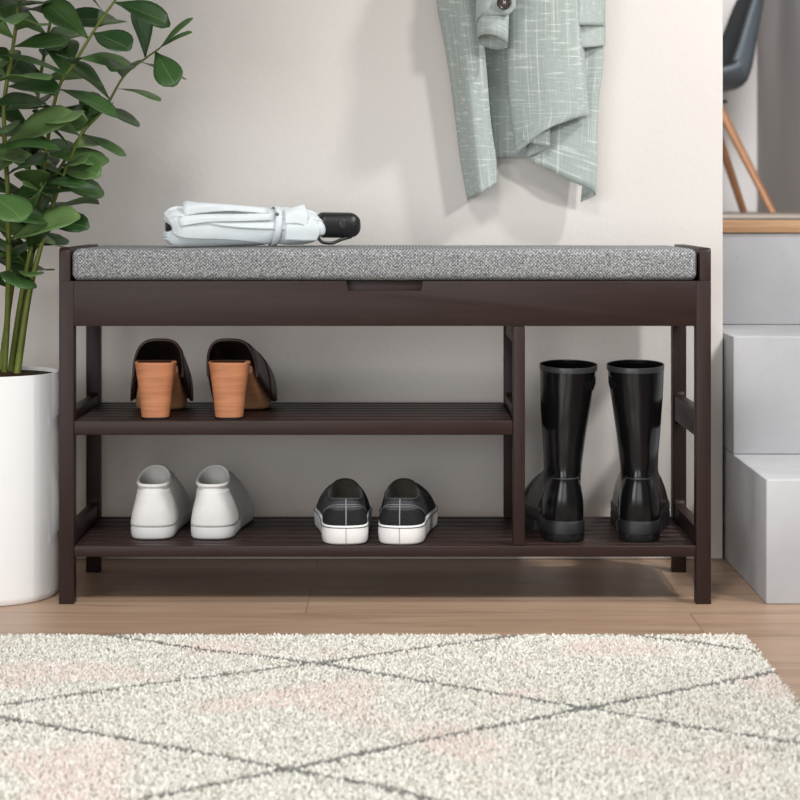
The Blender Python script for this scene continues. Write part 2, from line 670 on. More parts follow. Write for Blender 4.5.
# apron with the finger notch
nx0, nx1 = (347 - 400) / 627, (422 - 400) / 627
ax0, ax1 = BX0 + PW + .0001, BX1 - PW - .0001
poly = [(ax0, ZA0), (ax1, ZA0), (ax1, ZA1), (nx1 + .001, ZA1), (nx1 - .0015, ZA1 - .0155), (nx0 + .0015, ZA1 - .0155), (nx0 - .001, ZA1), (ax0, ZA1)]
prism('front_apron', poly, 'y', .0001, .0164, ESP, bench, bo, .0003)
box('back_apron', (ax0, BD - .017, ZA0), (ax1, BD - .001, ZA1), ESP, bench, bo, .001)
box('box_bottom', (ax0, .0168, ZA0 + .004), (ax1, BD - .0175, ZA0 + .010), ESP, bench, bo, 0)
box('lid_batten', (nx0 - .03, .0168, ZA1 - .03), (nx1 + .03, .028, ZA1 - .0005), ESP, bench, bo, .001)
# lid and cushion
cx0, cx1 = (71 - 400) / 627, (698 - 400) / 627


def cushion(name, lo, hi, r, mat, parent, org, crown=.003):
    """rounded block with a softly crowned top"""
    nx, ny, nz, = 60, 16, 6
    bm = bmesh.new()
    bmesh.ops.create_cube(bm, size=1)
    for v in bm.verts:
        v.co = Vector([lerp(lo[i], hi[i], v.co[i] + .5) - org[i] for i in range(3)])
    bmesh.ops.bevel(bm, geom=bm.edges[:], offset=r, segments=6, profile=.5, affect='EDGES')
    bmesh.ops.subdivide_edges(bm, edges=[e for e in bm.edges if e.calc_length() > .2], cuts=24, use_grid_fill=True)
    zt = hi[2] - org[2]
    for v in bm.verts:
        if abs(v.co.z - zt) < .0005:
            v.co.z += .0008 * mnoise.noise(v.co * 9)
    me = bpy.data.meshes.new(name)
    bm.to_mesh(me)
    bm.free()
    return link_mesh(name, me, mat, parent, True)


box('lid', (cx0 + .004, .018, ZA1 + .0002), (cx1 - .004, BD - .005, ZA1 + .004), ESP, bench, bo, 0)
cu = cushion('seat_cushion', (cx0, .002, ZA1 + .0006), (cx1, BD - .004, .5665), .012, TWEED, bench, bo)
cu['label'] = 'grey tweed seat cushion'
# divider
dx0, dx1 = (513 - 400) / 627, (525 - 400) / 627
box('divider_post', (dx0, .0006, .0936), (dx1, .0246, ZA0 - .0003), ESPV, bench, bo, .0015)
box('divider_post', (dx0, BD - .0246, .0936), (dx1, BD - .0006, ZA0 - .0003), ESPV, bench, bo, .0015)
prism('divider_rail', rail_profile(.0250, BD - .0250, .264, .306), 'x', dx0 + .003, dx1 - .003, ESP, bench, bo, .001)
box('divider_rail', (dx0 + .003, .0250, .412), (dx1 - .003, BD - .0250, ZA0 - .0005), ESP, bench, bo, .001)


def shelf(x0, x1, z1, th):
    s = box('shelf', (x0, .0005, z1 - th), (x1, .020, z1), ESP, bench, bo, .0015)
    box('back_rail', (x0, BD - .020, z1 - th), (x1, BD - .0005, z1), ESP, s, (0, 0, 0), .0015)
    n = 6
    y0, y1 = .0235, BD - .0235
    w = (y1 - y0) / n
    for k in range(n):
        a = y0 + w * k
        box('slat', (x0, a, z1 - .0105), (x1, a + w - .0040, z1 - .0001), ESP, s, (0, 0, 0), .0018)
    for c in s.children:
        for v in c.data.vertices:
            v.co -= Vector(bo)
    return s


shelf(ax0, dx0 - .0002, .2925, .0225)
shelf(ax0, ax1, .0932, .0177)


# ------------------------------------------------------------------ shoes
def outline(pts, n, mirror=False):
    Q = resample([(p[0], p[1]) for p in pts], n, True)
    return [(-q[0] if mirror else q[0], q[1]) for q in Q] if not mirror else [(-Q[(-i) % n][0], Q[(-i) % n][1]) for i in range(n)]


def offset2(ol, d):
    n = len(ol)
    out = []
    for i in range(n):
        a, b = ol[i - 1], ol[(i + 1) % n]
        tx, ty = b[0] - a[0], b[1] - a[1]
        q = math.hypot(tx, ty) or 1
        out.append((ol[i][0] + ty / q * d, ol[i][1] - tx / q * d))
    return out


SNEAK = [(0, 0), (.0245, .006), (.0360, .030), (.0378, .09), (.042, .15), (.048, .20), (.0445, .245), (.027, .276), (.003, .287),
         (-.023, .277), (-.039, .25), (-.045, .205), (-.040, .15), (-.036, .09), (-.0345, .030), (-.0245, .006)]
N = 64


def ring3(ol, z):
    return [(p[0], p[1], z(p) if callable(z) else z) for p in ol]


def ccw(ol):
    a = sum(ol[i][0] * ol[(i + 1) % len(ol)][1] - ol[(i + 1) % len(ol)][0] * ol[i][1] for i in range(len(ol)))
    return a > 0


def sole(name, ol, h, mat, parent, bulge=.0015, spring=.006, inset=.003, heel_bulge=0):
    """rounded rubber sole; the toe lifts a little"""
    L = max(p[1] for p in ol)

    def zz(z):
        return lambda p: z + spring * smooth((p[1] / L - .78) / .22)
    rs = [ring3(offset2(ol, -.006), zz(0)), ring3(offset2(ol, -.0015), zz(.0012)), ring3(offset2(ol, 0), zz(.004)),
          ring3(offset2(ol, bulge), zz(h * .5)), ring3(offset2(ol, bulge * .7), zz(h - .004)), ring3(offset2(ol, bulge * .2), zz(h - .0012)),
          ring3(offset2(ol, -inset * .6), zz(h)), ring3(offset2(ol, -inset - .003), zz(h - .0005))]
    return loft_obj(name, rs, mat, parent, True, True, True, ang=70)


def upper_grid(ol, col, z0, rows=15, spring=.006, full=.75, heelbulge=.003):
    """rings from the sole outline up to the collar loop"""
    L = max(p[1] for p in ol)
    R = []
    n = len(ol)
    for i in range(rows):
        s = i / (rows - 1)
        r = []
        for k in range(n):
            b, c = ol[k], col[k]
            wt = smooth((b[1] / L - .25) / .5)
            fx = lerp(s ** 1.15, lerp(s, 1 - math.cos(s * PI / 2), full), wt)
            fz = lerp(s, lerp(s, math.sin(s * PI / 2) ** .9, full), wt)
            zb = z0 + spring * smooth((b[1] / L - .78) / .22)
            x = lerp(b[0], c[0], fx)
            y = lerp(b[1], c[1], fx)
            z = lerp(zb, c[2], fz)
            hb = heelbulge * math.sin(PI * min(1, s * 1.25)) * (1 - wt)
            nx, ny = b[0], b[1] - .045
            q = math.hypot(nx, ny) or 1
            r.append((x + nx / q * hb, y + ny / q * hb, z))
        R.append(r)
    return R


def lining_rings(top, depth_z, inset=.0035, shrink=.9):
    cx = sum(p[0] for p in top) / len(top)
    cy = sum(p[1] for p in top) / len(top)

    def sc(r, k, z=None):
        return [(cx + (p[0] - cx) * k, cy + (p[1] - cy) * k, p[2] if z is None else z(p)) for p in r]
    k1 = 1 - inset / .03
    return [top, sc(top, 1 - .4 * (1 - k1), lambda p: p[2] + .0012), sc(top, k1, lambda p: p[2]), sc(top, k1 * .97, lambda p: lerp(p[2], depth_z, .35)),
            sc(top, k1 * .97, lambda p: lerp(p[2], depth_z, .75)), sc(top, k1 * .92, lambda p: depth_z)]


def surf_tube(name, grid, path, rad, mat, parent, off=.0004):
    """thin line lying on the grid; path = [(s, k)] with fractional row/col"""
    rows, n = len(grid), len(grid[0])

    def at(s, k):
        i = min(int(s), rows - 2)
        u = s - i
        k %= n
        j = int(k)
        v = k - j
        p = [Vector(grid[a][b % n]) for a, b in ((i, j), (i, j + 1), (i + 1, j), (i + 1, j + 1))]
        P = (p[0] * (1 - v) + p[1] * v) * (1 - u) + (p[2] * (1 - v) + p[3] * v) * u
        nrm = (p[1] - p[0]).cross(p[2] - p[0])
        nrm.normalize()
        c = Vector((0, .06, P.z))
        if nrm.dot(P - c) < 0:
            nrm.negate()
        return P + nrm * off
    return tube(name, [at(s, k) for s, k in path], rad, mat, parent, 6)


def collar(n, cx, hw, yb, yf, zb, zs, zf, mirror=False):
    a_c = (zb + zf) / 2
    b = (zb - zf) / 2
    c = (a_c - zs) / 2
    a = a_c - c
    out = []
    for k in range(n):
        f = 2 * PI * k / n
        x = cx + hw * math.copysign(abs(math.sin(f)) ** .8, math.sin(f))
        y = (yb + yf) / 2 - (yf - yb) / 2 * math.cos(f)
        out.append((x, y, a + b * math.cos(f) + c * math.cos(2 * f)))
    return out


def white_sneaker(loc, rot, label, mirror):
    t = thing('white_sneaker', label, 'shoe', loc, rot, 'white sneakers on the bottom shelf')
    ol = outline(SNEAK, N, mirror)
    ol = [(p[0], p[1] * .97) for p in ol]
    sole('sole', ol, .023, WHSOLE, t, .0008)
    col = collar(N, 0, .0252, .007, .080, .0865, .0915, .1085)
    g = upper_grid(offset2(ol, -.0008), col, .021, 17, full=.35, heelbulge=.0018)
    loft_obj('upper', g, WHLEA, t)
    li = lining_rings(g[-1], .034, .0045)
    loft_obj('lining', li, WHIN, t, cap1=True, label='off-white textile lining')
    # padded rim and the heel counter overlay
    pth = g[-1] + [g[-1][0]]
    tube('collar_rim', pth, .0033, WHLEA, t, 8)
    hc = []
    for i in range(0, 15):
        s = i
        row = []
        for k in range(-11, 12):
            kk = k % N
            p = Vector(g[s][kk])
            d = Vector((p.x, p.y - .05, 0)).normalized()
            row.append(tuple(p + d * .0012))
        hc.append(row)
    loft_obj('heel_counter', hc, WHLEA, t, False, thick=.0016)
    # tongue top and laces
    tr = []
    for i in range(8):
        u = i / 7
        y = lerp(.165, .090, u)
        z = lerp(.070, .104, u)
        tr.append([(x * .021, y + .006 * x * x, z - .010 * x * x) for x in (-1, -.6, -.2, .2, .6, 1)])
    loft_obj('tongue', tr, WHLEA, t, False, thick=.004)
    for i in range(4):
        y = .108 + .017 * i
        z = lerp(.099, .0725, i / 3)
        tube('lace', [(-.026, y, z - .008), (-.014, y, z), (0, y, z + .002), (.014, y, z), (.026, y, z - .008)], .0022, WHIN, t, 6)
    return t


def slip_on(loc, rot, label, mirror):
    t = thing('canvas_slip_on', label, 'shoe', loc, rot, 'charcoal slip-ons on the bottom shelf')
    ol = outline(SNEAK, N, mirror)
    ol = [(p[0] * 1.03, p[1] * .96) for p in ol]
    sole('sole', ol, .0315, VSOLE, t, .001, .004)
    L = max(p[1] for p in ol)
    st = [(p[0], p[1], .0275 + .004 * smooth((p[1] / L - .78) / .22)) for p in offset2(ol, .0009)]
    tube('sole_stripe', st + [st[0]], .0007, VSTRIPE, t, 6, label='thin dark stripe round the sole')
    col = collar(N, 0, .0268, .010, .108, .0725, .072, .0905)
    g = upper_grid(offset2(ol, -.002), col, .029, 17, .004, full=.4, heelbulge=.002)
    loft_obj('upper', g, BLCAN, t)
    hp = []
    for i in range(0, 11):
        row = []
        for k in range(-10, 11):
            s = min(i / 10 * 9.6, i / 10 * (11.2 - 7.5 * (abs(k) / 10) ** 3))
            i0 = int(s)
            u = s - i0
            kk = k % N
            p = Vector(g[i0][kk]).lerp(Vector(g[i0 + 1][kk]), u)
            d = Vector((p.x, p.y - .05, 0)).normalized()
            row.append(tuple(p + d * .0007))
        hp.append(row)
    loft_obj('heel_patch', hp, BLHEEL, t, False, thick=.001, label='darker black canvas heel patch')
    li = lining_rings(g[-1], .036, .003)
    loft_obj('lining', li[:4], VIN, t, label='dark grey lining')
    loft_obj('insole', li[3:], VIN, t, cap1=True, label='grey insole')
    tube('collar_piping', g[-1] + [g[-1][0]], .0019, BLCAN, t, 8)
    surf_tube('heel_seam', g, [(s, 0) for s in np.linspace(.5, 15.9, 20)], .0009, STITCH, t, .0014)
    surf_tube('stitching', g, [(12.6 - 7.0 * (abs(k) / 11) ** 3, k) for k in np.linspace(-11, 11, 31)], .00045, STITCH, t, .0010)
    surf_tube('stitching', g, [(11.4 - 7.0 * (abs(k) / 11) ** 3, k) for k in np.linspace(-11, 11, 31)], .00045, STITCH, t, .0010)
    tube('sole_seam', [(0, -.0011, .003), (0, -.0013, .016), (0, -.0012, .027)], .0006, STITCH, t, 6)
    # elastic gores and the vamp tongue edge
    for sgn in (-1, 1):
        k0 = int(N * (.5 - .18 * sgn))
        surf_tube('gore_stitching', g, [(s, k0) for s in np.linspace(9, 15.8, 12)], .0005, STITCH, t, .0008)
    return t


BOOTOL = [(0, 0), (.0195, .005), (.0310, .028), (.0325, .08), (.041, .14), (.050, .20), (.047, .25), (.028, .285), (.002, .296),
          (-.024, .286), (-.042, .255), (-.048, .205), (-.040, .14), (-.032, .08), (-.030, .028), (-.0195, .005)]


def boot(loc, rot, label, mirror, lean):
    t = thing('rubber_boot', label, 'boot', loc, rot, 'black rubber boots on the bottom shelf')
    ol = outline(BOOTOL, N, mirror)
    # lugged outsole: heel block, waist, forefoot
    rs = []
    for z, d in ((.017, -.004), (.0185, .0004), (.024, .0012), (.0315, .0012), (.0340, .0006), (.0345, -.006)):
        rs.append(ring3(offset2(ol, d), lambda p, z=z: z + .006 * smooth((p[1] / .296 - .78) / .22)))
    loft_obj('outsole', rs, LUG, t, cap0=True, cap1=True, ang=60)
    heel = [p for p in offset2(ol, .0018) if p[1] < .078]
    heel.sort(key=lambda p: math.atan2(p[1] - .078, p[0]))
    def lug(p, z):
        a = math.atan2(p[1] - .04, p[0])
        return .045 if z < .0122 and math.sin(a * 13) > .1 else 0.0
    hb = [(.0, -.0010), (.0015, .0), (.012, .0004), (.0125, .0010), (.0315, .0012), (.0325, .0004)]
    loft_obj('heel_block', [[(p[0] * (1 + d * 22 - lug(p, z)), p[1] + (.0 if p[1] > .06 else -d) + lug(p, z) * .04, z) for p in heel] for z, d in hb], LUG, t, cap0=True, cap1=True, ang=45)
    ff = [p for p in offset2(ol, .0015) if p[1] > .115]
    ff.sort(key=lambda p: math.atan2(p[1] - .115, p[0]))
    loft_obj('forefoot_tread', [[(p[0], p[1], z + .006 * smooth((p[1] / .296 - .78) / .22)) for p in ff] for z in (0, .0172)], LUG, t, cap0=True, cap1=True, ang=45)
    # foot and shaft in one skin
    ank = []
    for k in range(N):
        f = 2 * PI * k / N
        ank.append((.0305 * math.sin(f), .052 - .046 * math.cos(f), .110 + .006 * math.cos(f)))
    g = upper_grid(offset2(ol, -.001), ank, .0335, 14, .006, full=.4, heelbulge=.0035)
    for i in range(1, 15):
        u = i / 14
        w = lerp(.0305, .0465, smooth(u * .9 + .05) * .55 + .45 * u)
        d = lerp(.046, .056, u)
        r = []
        for k in range(N):
            f = 2 * PI * k / N
            z = .110 + (.282 - .110) * u + .006 * math.cos(f) * (1 - u) - .003 * u * math.cos(f)
            wob = .0012 * mnoise.noise(Vector((math.cos(f) * 1.5, math.sin(f) * 1.5 + rot * 20, u * 3.5))) * math.sin(PI * u)
            r.append((lean * u ** 1.3 + (w + wob) * math.sin(f), .052 + .004 * u - (d + wob) * math.cos(f), z))
        g.append(r)
    # raised heel counter with an arched top
    for i, r in enumerate(g):
        for k in range(N):
            x, y, z = r[k]
            a = min(k, N - k) / N * 2 * PI
            lim = .101 - .062 * smooth((abs(a) - .55) / .6)
            m = (1 - smooth((z - lim) / .004)) * (1 - smooth((a - 1.15) / .12))
            q = math.hypot(x, y - .05) or 1
            r[k] = (x + x / q * .0022 * m, y + (y - .05) / q * .0022 * m, z)
    o = loft_obj('upper', g, RUBBER, t)
    subsurf(o, 1)
    top = g[-1]
    cx = sum(p[0] for p in top) / N
    cy = sum(p[1] for p in top) / N

    def sc(r, k, dz):
        return [(cx + (p[0] - cx) * k, cy + (p[1] - cy) * k, p[2] + dz) for p in r]
    loft_obj('top_band', [sc(g[-1], .99, -.0085), sc(g[-1], 1.010, -.0080), sc(top, 1.018, -.001), sc(top, 1.01, .0006), sc(top, .975, .0006), sc(top, .96, -.004)],
             RUBBAND, t, ang=50, label='dark grey band round the boot top')
    loft_obj('lining', [sc(top, .962, -.001), sc(g[-1], .95, -.03), sc(g[-6], .92, 0), sc(g[-13], .9, 0), sc(g[-14], .85, -.03)], BOOTIN, t, cap1=True)
    # seam line over the heel counter
    sl = []
    for a in np.linspace(-1.15, 1.15, 25):
        k = (a / (2 * PI) * N) % N
        j = int(k)
        v = k - j
        lim = .101 - .062 * smooth((abs(a) - .55) / .6)
        best = min(range(len(g) - 1), key=lambda i: abs(g[i][j][2] - lim))
        p = Vector(g[best][j % N]).lerp(Vector(g[best][(j + 1) % N]), v)
        p.z = lim
        d = Vector((p.x, p.y - .05, 0)).normalized()
        sl.append(p + d * .0006)
    tube('heel_seam', sl, .0012, RUBBAND, t, 6)
    return t


def clog(loc, rot, label, mirror):
    t = thing('heeled_clog', label, 'shoe', loc, rot, 'brown clogs on the middle shelf')
    m = -1 if mirror else 1
    n = 40

    def dring(w, yb, yf, z, e=2.6):
        r = []
        for k in range(n):
            a = 2 * PI * k / n
            c, s = math.cos(a), math.sin(a)
            x = w * math.copysign(abs(s) ** (2 / e), s)
            y = (yb + yf) / 2 - (yf - yb) / 2 * math.copysign(abs(c) ** (2 / e), c)
            r.append((x, y, z))
        return r
    hr = []
    for u in np.linspace(0, 1, 9):
        w = lerp(.0222, .0335, u ** .9) - .0012 * math.sin(PI * u)
        hr.append(dring(w, lerp(.010, .0, u), lerp(.052, .070, u ** .8), lerp(.0035, .0905, u)))
    hr.append(dring(.0322, .0012, .068, .0915))
    loft_obj('heel', hr, TERRA, t, cap0=True, cap1=True, ang=45, label='tan stacked wooden heel')
    loft_obj('heel_tip', [dring(.0220, .0100, .052, 0), dring(.0223, .0098, .0522, .0034)], RUBBERTIP, t, cap0=True, cap1=True, ang=45)

    # wooden sole: arch and platform
    def zt(y):
        return float(np.interp(y, [0, .05, .09, .13, .165, .20, .25], [.0918, .0895, .077, .056, .040, .036, .037]))

    def zb(y):
        return float(np.interp(y, [.03, .065, .09, .12, .15, .165, .225, .25], [.088, .074, .054, .027, .004, .0, .0, .012]))

    def hw(y):
        return float(np.interp(y, [.03, .06, .10, .14, .18, .21, .235, .25], [.0312, .0312, .034, .0385, .043, .0415, .032, .018]))

    def cx(y):
        return m * .006 * smooth((y - .06) / .14)
    rs = []
    for y in np.linspace(.0715, .25, 30):
        w, a, b = hw(y), zb(y), zt(y)
        r = []
        for k in range(24):
            an = 2 * PI * k / 24
            c, s = math.cos(an), math.sin(an)
            r.append((cx(y) + w * math.copysign(abs(c) ** .3, c), y, (a + b) / 2 + (b - a) / 2 * math.copysign(abs(s) ** .3, s)))
        rs.append(r)
    loft_obj('sole', rs, CORK, t, cap0=True, cap1=True, ang=50, label='tan wooden platform sole')
    # leather vamp, open at the back
    rs = []
    for y in np.linspace(.060, .252, 30):
        u = (y - .060) / .192
        w = hw(y) + .0085
        top = float(np.interp(y, [.06, .09, .12, .16, .20, .235, .252], [.1245, .121, .112, .096, .080, .062, .046]))
        base = max(zt(y) - .026, .013)
        if y < .10:
            base = lerp(.064, base, (y - .06) / .04)
        r = []
        for k in range(33):
            an = PI * k / 32
            c, s = math.cos(an), math.sin(an)
            x = w * math.copysign(abs(c) ** .62, c)
            z = base + (top - base) * abs(s) ** .72
            yy = y + .012 * (1 - s) * (1 - u) * .8
            r.append((cx(y) + x - m * .004 * s * (1 - u), yy, z))
        rs.append(r)
    up = loft_obj('upper', rs, [LEATHER, LEATHIN], t, False, thick=.0032, off=0)
    tube('upper_edge', rs[0], .0026, LEATHER, t, 8)
    # stitched side strap
    st = []
    for i in (12, 16):
        st.append([(p[0] * 1.015, p[1], p[2] + .0018) for p in rs[i]])
    loft_obj('strap', [[tuple(lerp(np.array(a), np.array(b), q)) for a, b in zip(st[0], st[1])] for q in (0, .5, 1)], LEATHER, t, False, thick=.0025)
    loft_obj('insole', [[(cx(y) + s * (hw(y) - .003), y, zt(y) + .0012) for s in np.linspace(-.93, .93, 7)] for y in np.linspace(.008, .235, 24)], LEATHIN, t, False, thick=.002)
    return t


ZS1 = .2925 + .0002          # slat tops
ZS0 = .0932 + .0002


def on_shelf(px, D, z):
    return ((px - 400) * D / F, D - D0, z + .0002)


clog(on_shelf(153.5, 3.183, ZS1), math.radians(1), 'brown clog with tan heel on the middle shelf, nearer the left bench leg', True)
clog(on_shelf(226.5, 3.183, ZS1), math.radians(-3), 'brown clog with tan heel on the middle shelf, further from the left bench leg', False)
white_sneaker(on_shelf(151, 3.232, ZS0), math.radians(0), 'white leather sneaker on the bottom shelf nearest the left bench leg', True)
white_sneaker(on_shelf(210, 3.232, ZS0), math.radians(-2), 'white leather sneaker on the bottom shelf, the one nearer the slip-ons', False)
slip_on(on_shelf(346, 3.1835, ZS0), math.radians(2.5), 'charcoal canvas slip-on with white sole, the one nearer the white sneakers', True)
slip_on(on_shelf(399.5, 3.1835, ZS0), math.radians(-4), 'charcoal canvas slip-on with white sole, the one nearer the bench divider', False)
boot(on_shelf(567, 3.212, ZS0), math.radians(3), 'tall black rubber boot on the bottom shelf right beside the bench divider', True, .010)
boot(on_shelf(639, 3.212, ZS0), math.radians(-7), 'tall black rubber boot on the bottom shelf nearest the right bench leg', False, -.006)

# ------------------------------------------------------------------ umbrella
UD = 3.335
ux0, uz = (166 - 400) * UD / F, .5672 + .0358
uy = UD - D0
uS = UD / F
um = thing('folded_umbrella', 'pale grey folded umbrella with black handle lying on the bench cushion', 'umbrella', (ux0, uy, .567))
uo = (ux0, uy, .567)
NA, NL = 192, 60
rings = []
Lc = 152 * uS
for i in range(NL):
    s = i / (NL - 1)
    R = .0355 * float(np.interp(s, [0, .012, .03, .07, .3, .62, .7, .76, .9, .97, 1], [.70, .82, .92, 1.0, 1.0, .95, .90, .93, .90, .78, .66]))
    r = []
    for k in range(NA):
        a = 2 * PI * k / NA
        ph = (a - 1.1 * s + .12 * math.sin(3 * a + 5 * s)) / (2 * PI) * 7
        fr = ph - math.floor(ph)
        saw = (fr ** 1.5 if fr < .9 else (1 - fr) / .1 * .9 ** 1.5)
        nz = mnoise.noise(Vector((math.cos(a) * 1.6, math.sin(a) * 1.6, s * 5)))
        tight = 1 - .6 * math.exp(-((s - .70) / .05) ** 2)
        rr = R * (.885 + .115 * saw * tight + .035 * nz * tight)
        y = rr * math.cos(a)
        z = rr * math.sin(a)
        if z < -.0325:
            z = -.0325 - (z + .0325) * .1
        xo = .006 * math.sin(2 * a + 1) * (1 if s > .5 else 1) * (s if s > .5 else 1 - s) ** 2
        r.append((ux0 + Lc * s + xo, uy + y * 1.03, uz - .002 + z))
    rings.append(r)
# rolled left end: layers curl inwards
first = rings[0]
inner = []
for q, dx in ((.93, -.0024), (.86, -.0026), (.80, .0005), (.76, .0030), (.70, -.0022), (.62, -.0030), (.56, .0020), (.52, .0035), (.44, -.0015), (.38, -.0005), (.34, .010)):
    inner.append([(p[0] + dx, uy + (p[1] - uy) * q, uz - .002 + (p[2] - uz + .002) * q) for p in first])
loft_obj('canopy', inner[::-1] + rings, UMB, um, org=uo, cap0=True, cap1=True)
tube('tip', [(ux0 + .014, uy, uz - .002), (ux0 - .0045, uy, uz - .002)], .0080, BLACKP, um, 16, uo)


def sheet(name, rows, mat, parent, org, thick=.0012, nu=14, nv=14, uv=False, off=0):
    R1 = [cr(r, nu) for r in rows]
    cols = [cr([R1[i][j] for i in range(len(R1))], nv) for j in range(nu)]
    rs = [[tuple(cols[j][i]) for j in range(nu)] for i in range(nv)]
    return loft_obj(name, rs, mat, parent, False, org=org, thick=thick, uv=uv, off=off)


def U(px, py, d=0.0):
    return W(px, py, UD - d)


# loose canopy edges that stand away from the roll
sheet('canopy_fold', [[U(177, 216, .030), U(195, 213, .030), U(225, 211, .031), U(262, 214, .031)],
                      [U(176, 208, .027), U(196, 205, .030), U(226, 206, .027), U(262, 209, .027)],
                      [U(180, 201, .010), U(200, 203, .016), U(228, 205, .018), U(262, 208, .021)],
                      [U(190, 205, -.008), U(204, 206, .0), U(230, 208, .004), U(262, 209, .015)]], UMB, um, uo)
sheet('canopy_fold', [[U(172, 226, .036), U(200, 222, .0365), U(235, 221, .036), U(266, 220, .033)],
                      [U(170, 219, .033), U(198, 217, .036), U(234, 217, .035), U(266, 216, .033)],
                      [U(176, 214, .024), U(204, 214, .029), U(236, 214, .030), U(266, 213, .030)]], UMB, um, uo)
sheet('canopy_fold', [[U(278, 224, .033), U(290, 224, .034), U(301, 227, .032)],
                      [U(278, 215, .028), U(290, 212, .030), U(302, 214, .028)],
                      [U(279, 210, .016), U(289, 207, .018), U(300, 204, .016)]], UMB, um, uo)
sheet('canopy_fold', [[U(278, 240, .031), U(298, 241, .030), U(312, 241, .024)],
                      [U(278, 230, .034), U(299, 229, .033), U(315, 230, .026)],
                      [U(279, 223, .032), U(300, 220, .030), U(311, 217, .022)]], UMB, um, uo)
# strap round the roll
sr = []
for dx in (-.0055, -.005, .005, .0055):
    sr.append([(ux0 + Lc * .70 + dx + .0035 * math.sin(2 * PI * k / 48), uy + (.0352 if abs(dx) < .0052 else .0340) * math.cos(2 * PI * k / 48),
                uz - .0025 + (.0345 if abs(dx) < .0052 else .0333) * math.sin(2 * PI * k / 48) * (1 if k < 24 else .93)) for k in range(48)])
stp = loft_obj('strap', sr, UMB, um, org=uo)
a = math.radians(180 - 0)
snp = U(270, 214, .0318)
sn = lathe('snap', [(.0034, -.001), (.0034, .0006), (.0026, .0014), (.0012, .0012)], (0, 0, 0), STEEL, um, 20, cap0=True, cap1=True, label='steel snap fastener')
sn.location = (snp[0] - uo[0], snp[1] - uo[1] + .002, snp[2] - uo[2])
sn.rotation_euler = (math.radians(62), 0, 0)
# shaft, rib tips and handle
xh = (318 - 400) * uS
tube('shaft', [(ux0 + Lc - .01, uy, uz - .001), (xh + .01, uy, uz - .001)], .007, STEEL, um, 16, uo)
for k in range(7):
    a = 2 * PI * k / 7 + .4
    tube('rib_tip', [(ux0 + Lc - .006, uy + .017 * math.cos(a), uz + .017 * math.sin(a)), (xh + .004, uy + .013 * math.cos(a), uz + .013 * math.sin(a))], .0022, BLACKP, um, 8, uo)
hr = []
for u in np.linspace(0, 1, 28):
    x = xh + 43 * uS * u
    k = min(1, (u / .06 + .001) ** .5 if u < .06 else 1)
    e = 1 if u < .68 else math.sqrt(max(0.0004, 1 - ((u - .68) / .32) ** 2.4))
    hh = .0215 * lerp(.86, 1, k) * e
    hr.append([(x, uy + hh * .95 * math.copysign(abs(math.cos(2 * PI * q / 32)) ** .8, math.cos(2 * PI * q / 32)),
                uz - .0008 + lerp(.001, 0, u) + hh * math.copysign(abs(math.sin(2 * PI * q / 32)) ** .8, math.sin(2 * PI * q / 32))) for q in range(32)])
hd = loft_obj('handle', hr, BLACKP, um, cap0=True, cap1=True, org=uo, ang=60, label='black plastic handle')
bp = U(339, 224, .0208)
rb = []
for q, d in ((1.0, 0), (1.0, .0014), (.85, .0022), (.5, .0024)):
    rb.append([(bp[0] + .0065 * q * math.cos(2 * PI * k / 24), bp[1] + .001 - d, bp[2] + .0085 * q * math.sin(2 * PI * k / 24)) for k in range(24)])
loft_obj('button', rb, RUBBAND, um, cap0=True, cap1=True, org=uo, label='dark grey push button')
tube('wrist_loop', cr([U(350, 237, .006), U(338, 240, .015), U(328, 243.3, .021), U(317, 242, .024), U(313, 236, .023), U(316, 230, .018)], 24), .0028, BLACKP, um, 8, uo)


um.rotation_euler = (0, 0, math.radians(15))
um.location = (ux0 + .010, uy - .05, .567)

# ------------------------------------------------------------------ coat on the wall
co = (512 - 400) * 3.5 / F, WALLY, .62
coat = thing('hanging_coat', 'sage green linen coat hanging on the wall above the bench', 'coat', co)
DW = 3.58


def K(px, py, d):
    return W(px, py, DW - d)


def panel(name, rows, parent=coat, nu=40, nv=44, thick=.0022, mat=None, **kw):
    if rows[0][0][1] == -150:          # gathered up towards the hook above
        rows = [[(lerp(517, p[0], .30), -330, lerp(.045, p[2], .35)) for p in rows[0]], [(lerp(517, p[0], .85), -215, lerp(.05, p[2], .9)) for p in rows[0]]] + rows
        nv = 60
    R = [[K(*p) for p in r] for r in rows]
    o = sheet(name, R, mat or COAT, parent, co if parent is coat else co, thick, nu, nv, True)
    return o


def rowy(py, pts):
    return [(x, py, d) for x, d in pts]


panel('back_panel', [rowy(-150, [(466, .022), (480, .02), (503, .012), (530, .02)]),
                     rowy(0, [(466, .022), (482, .02), (503, .012), (530, .02)]),
                     rowy(90, [(474, .022), (486, .02), (503, .012), (530, .02)]),
                     [(482, 165, .024), (490, 161, .022), (503, 158, .013), (534, 157, .02)]])
panel('left_panel', [rowy(-150, [(428, .012), (440, .05), (455, .080), (474, .066), (474, .03)]),
                     rowy(-60, [(433, .012), (444, .05), (458, .080), (475, .066), (475, .03)]),
                     rowy(0, [(437, .012), (448, .05), (461, .080), (477, .066), (477, .03)]),
                     rowy(60, [(448, .012), (456, .045), (467, .076), (484, .062), (484, .03)]),
                     rowy(120, [(456, .012), (463, .042), (473, .072), (489, .060), (489, .03)]),
                     rowy(160, [(461, .014), (468, .042), (478, .070), (495, .056), (494, .03)]),
                     [(468, 200, .022), (474, 197, .046), (482, 193, .068), (496, 184, .054), (494, 184, .03)]])
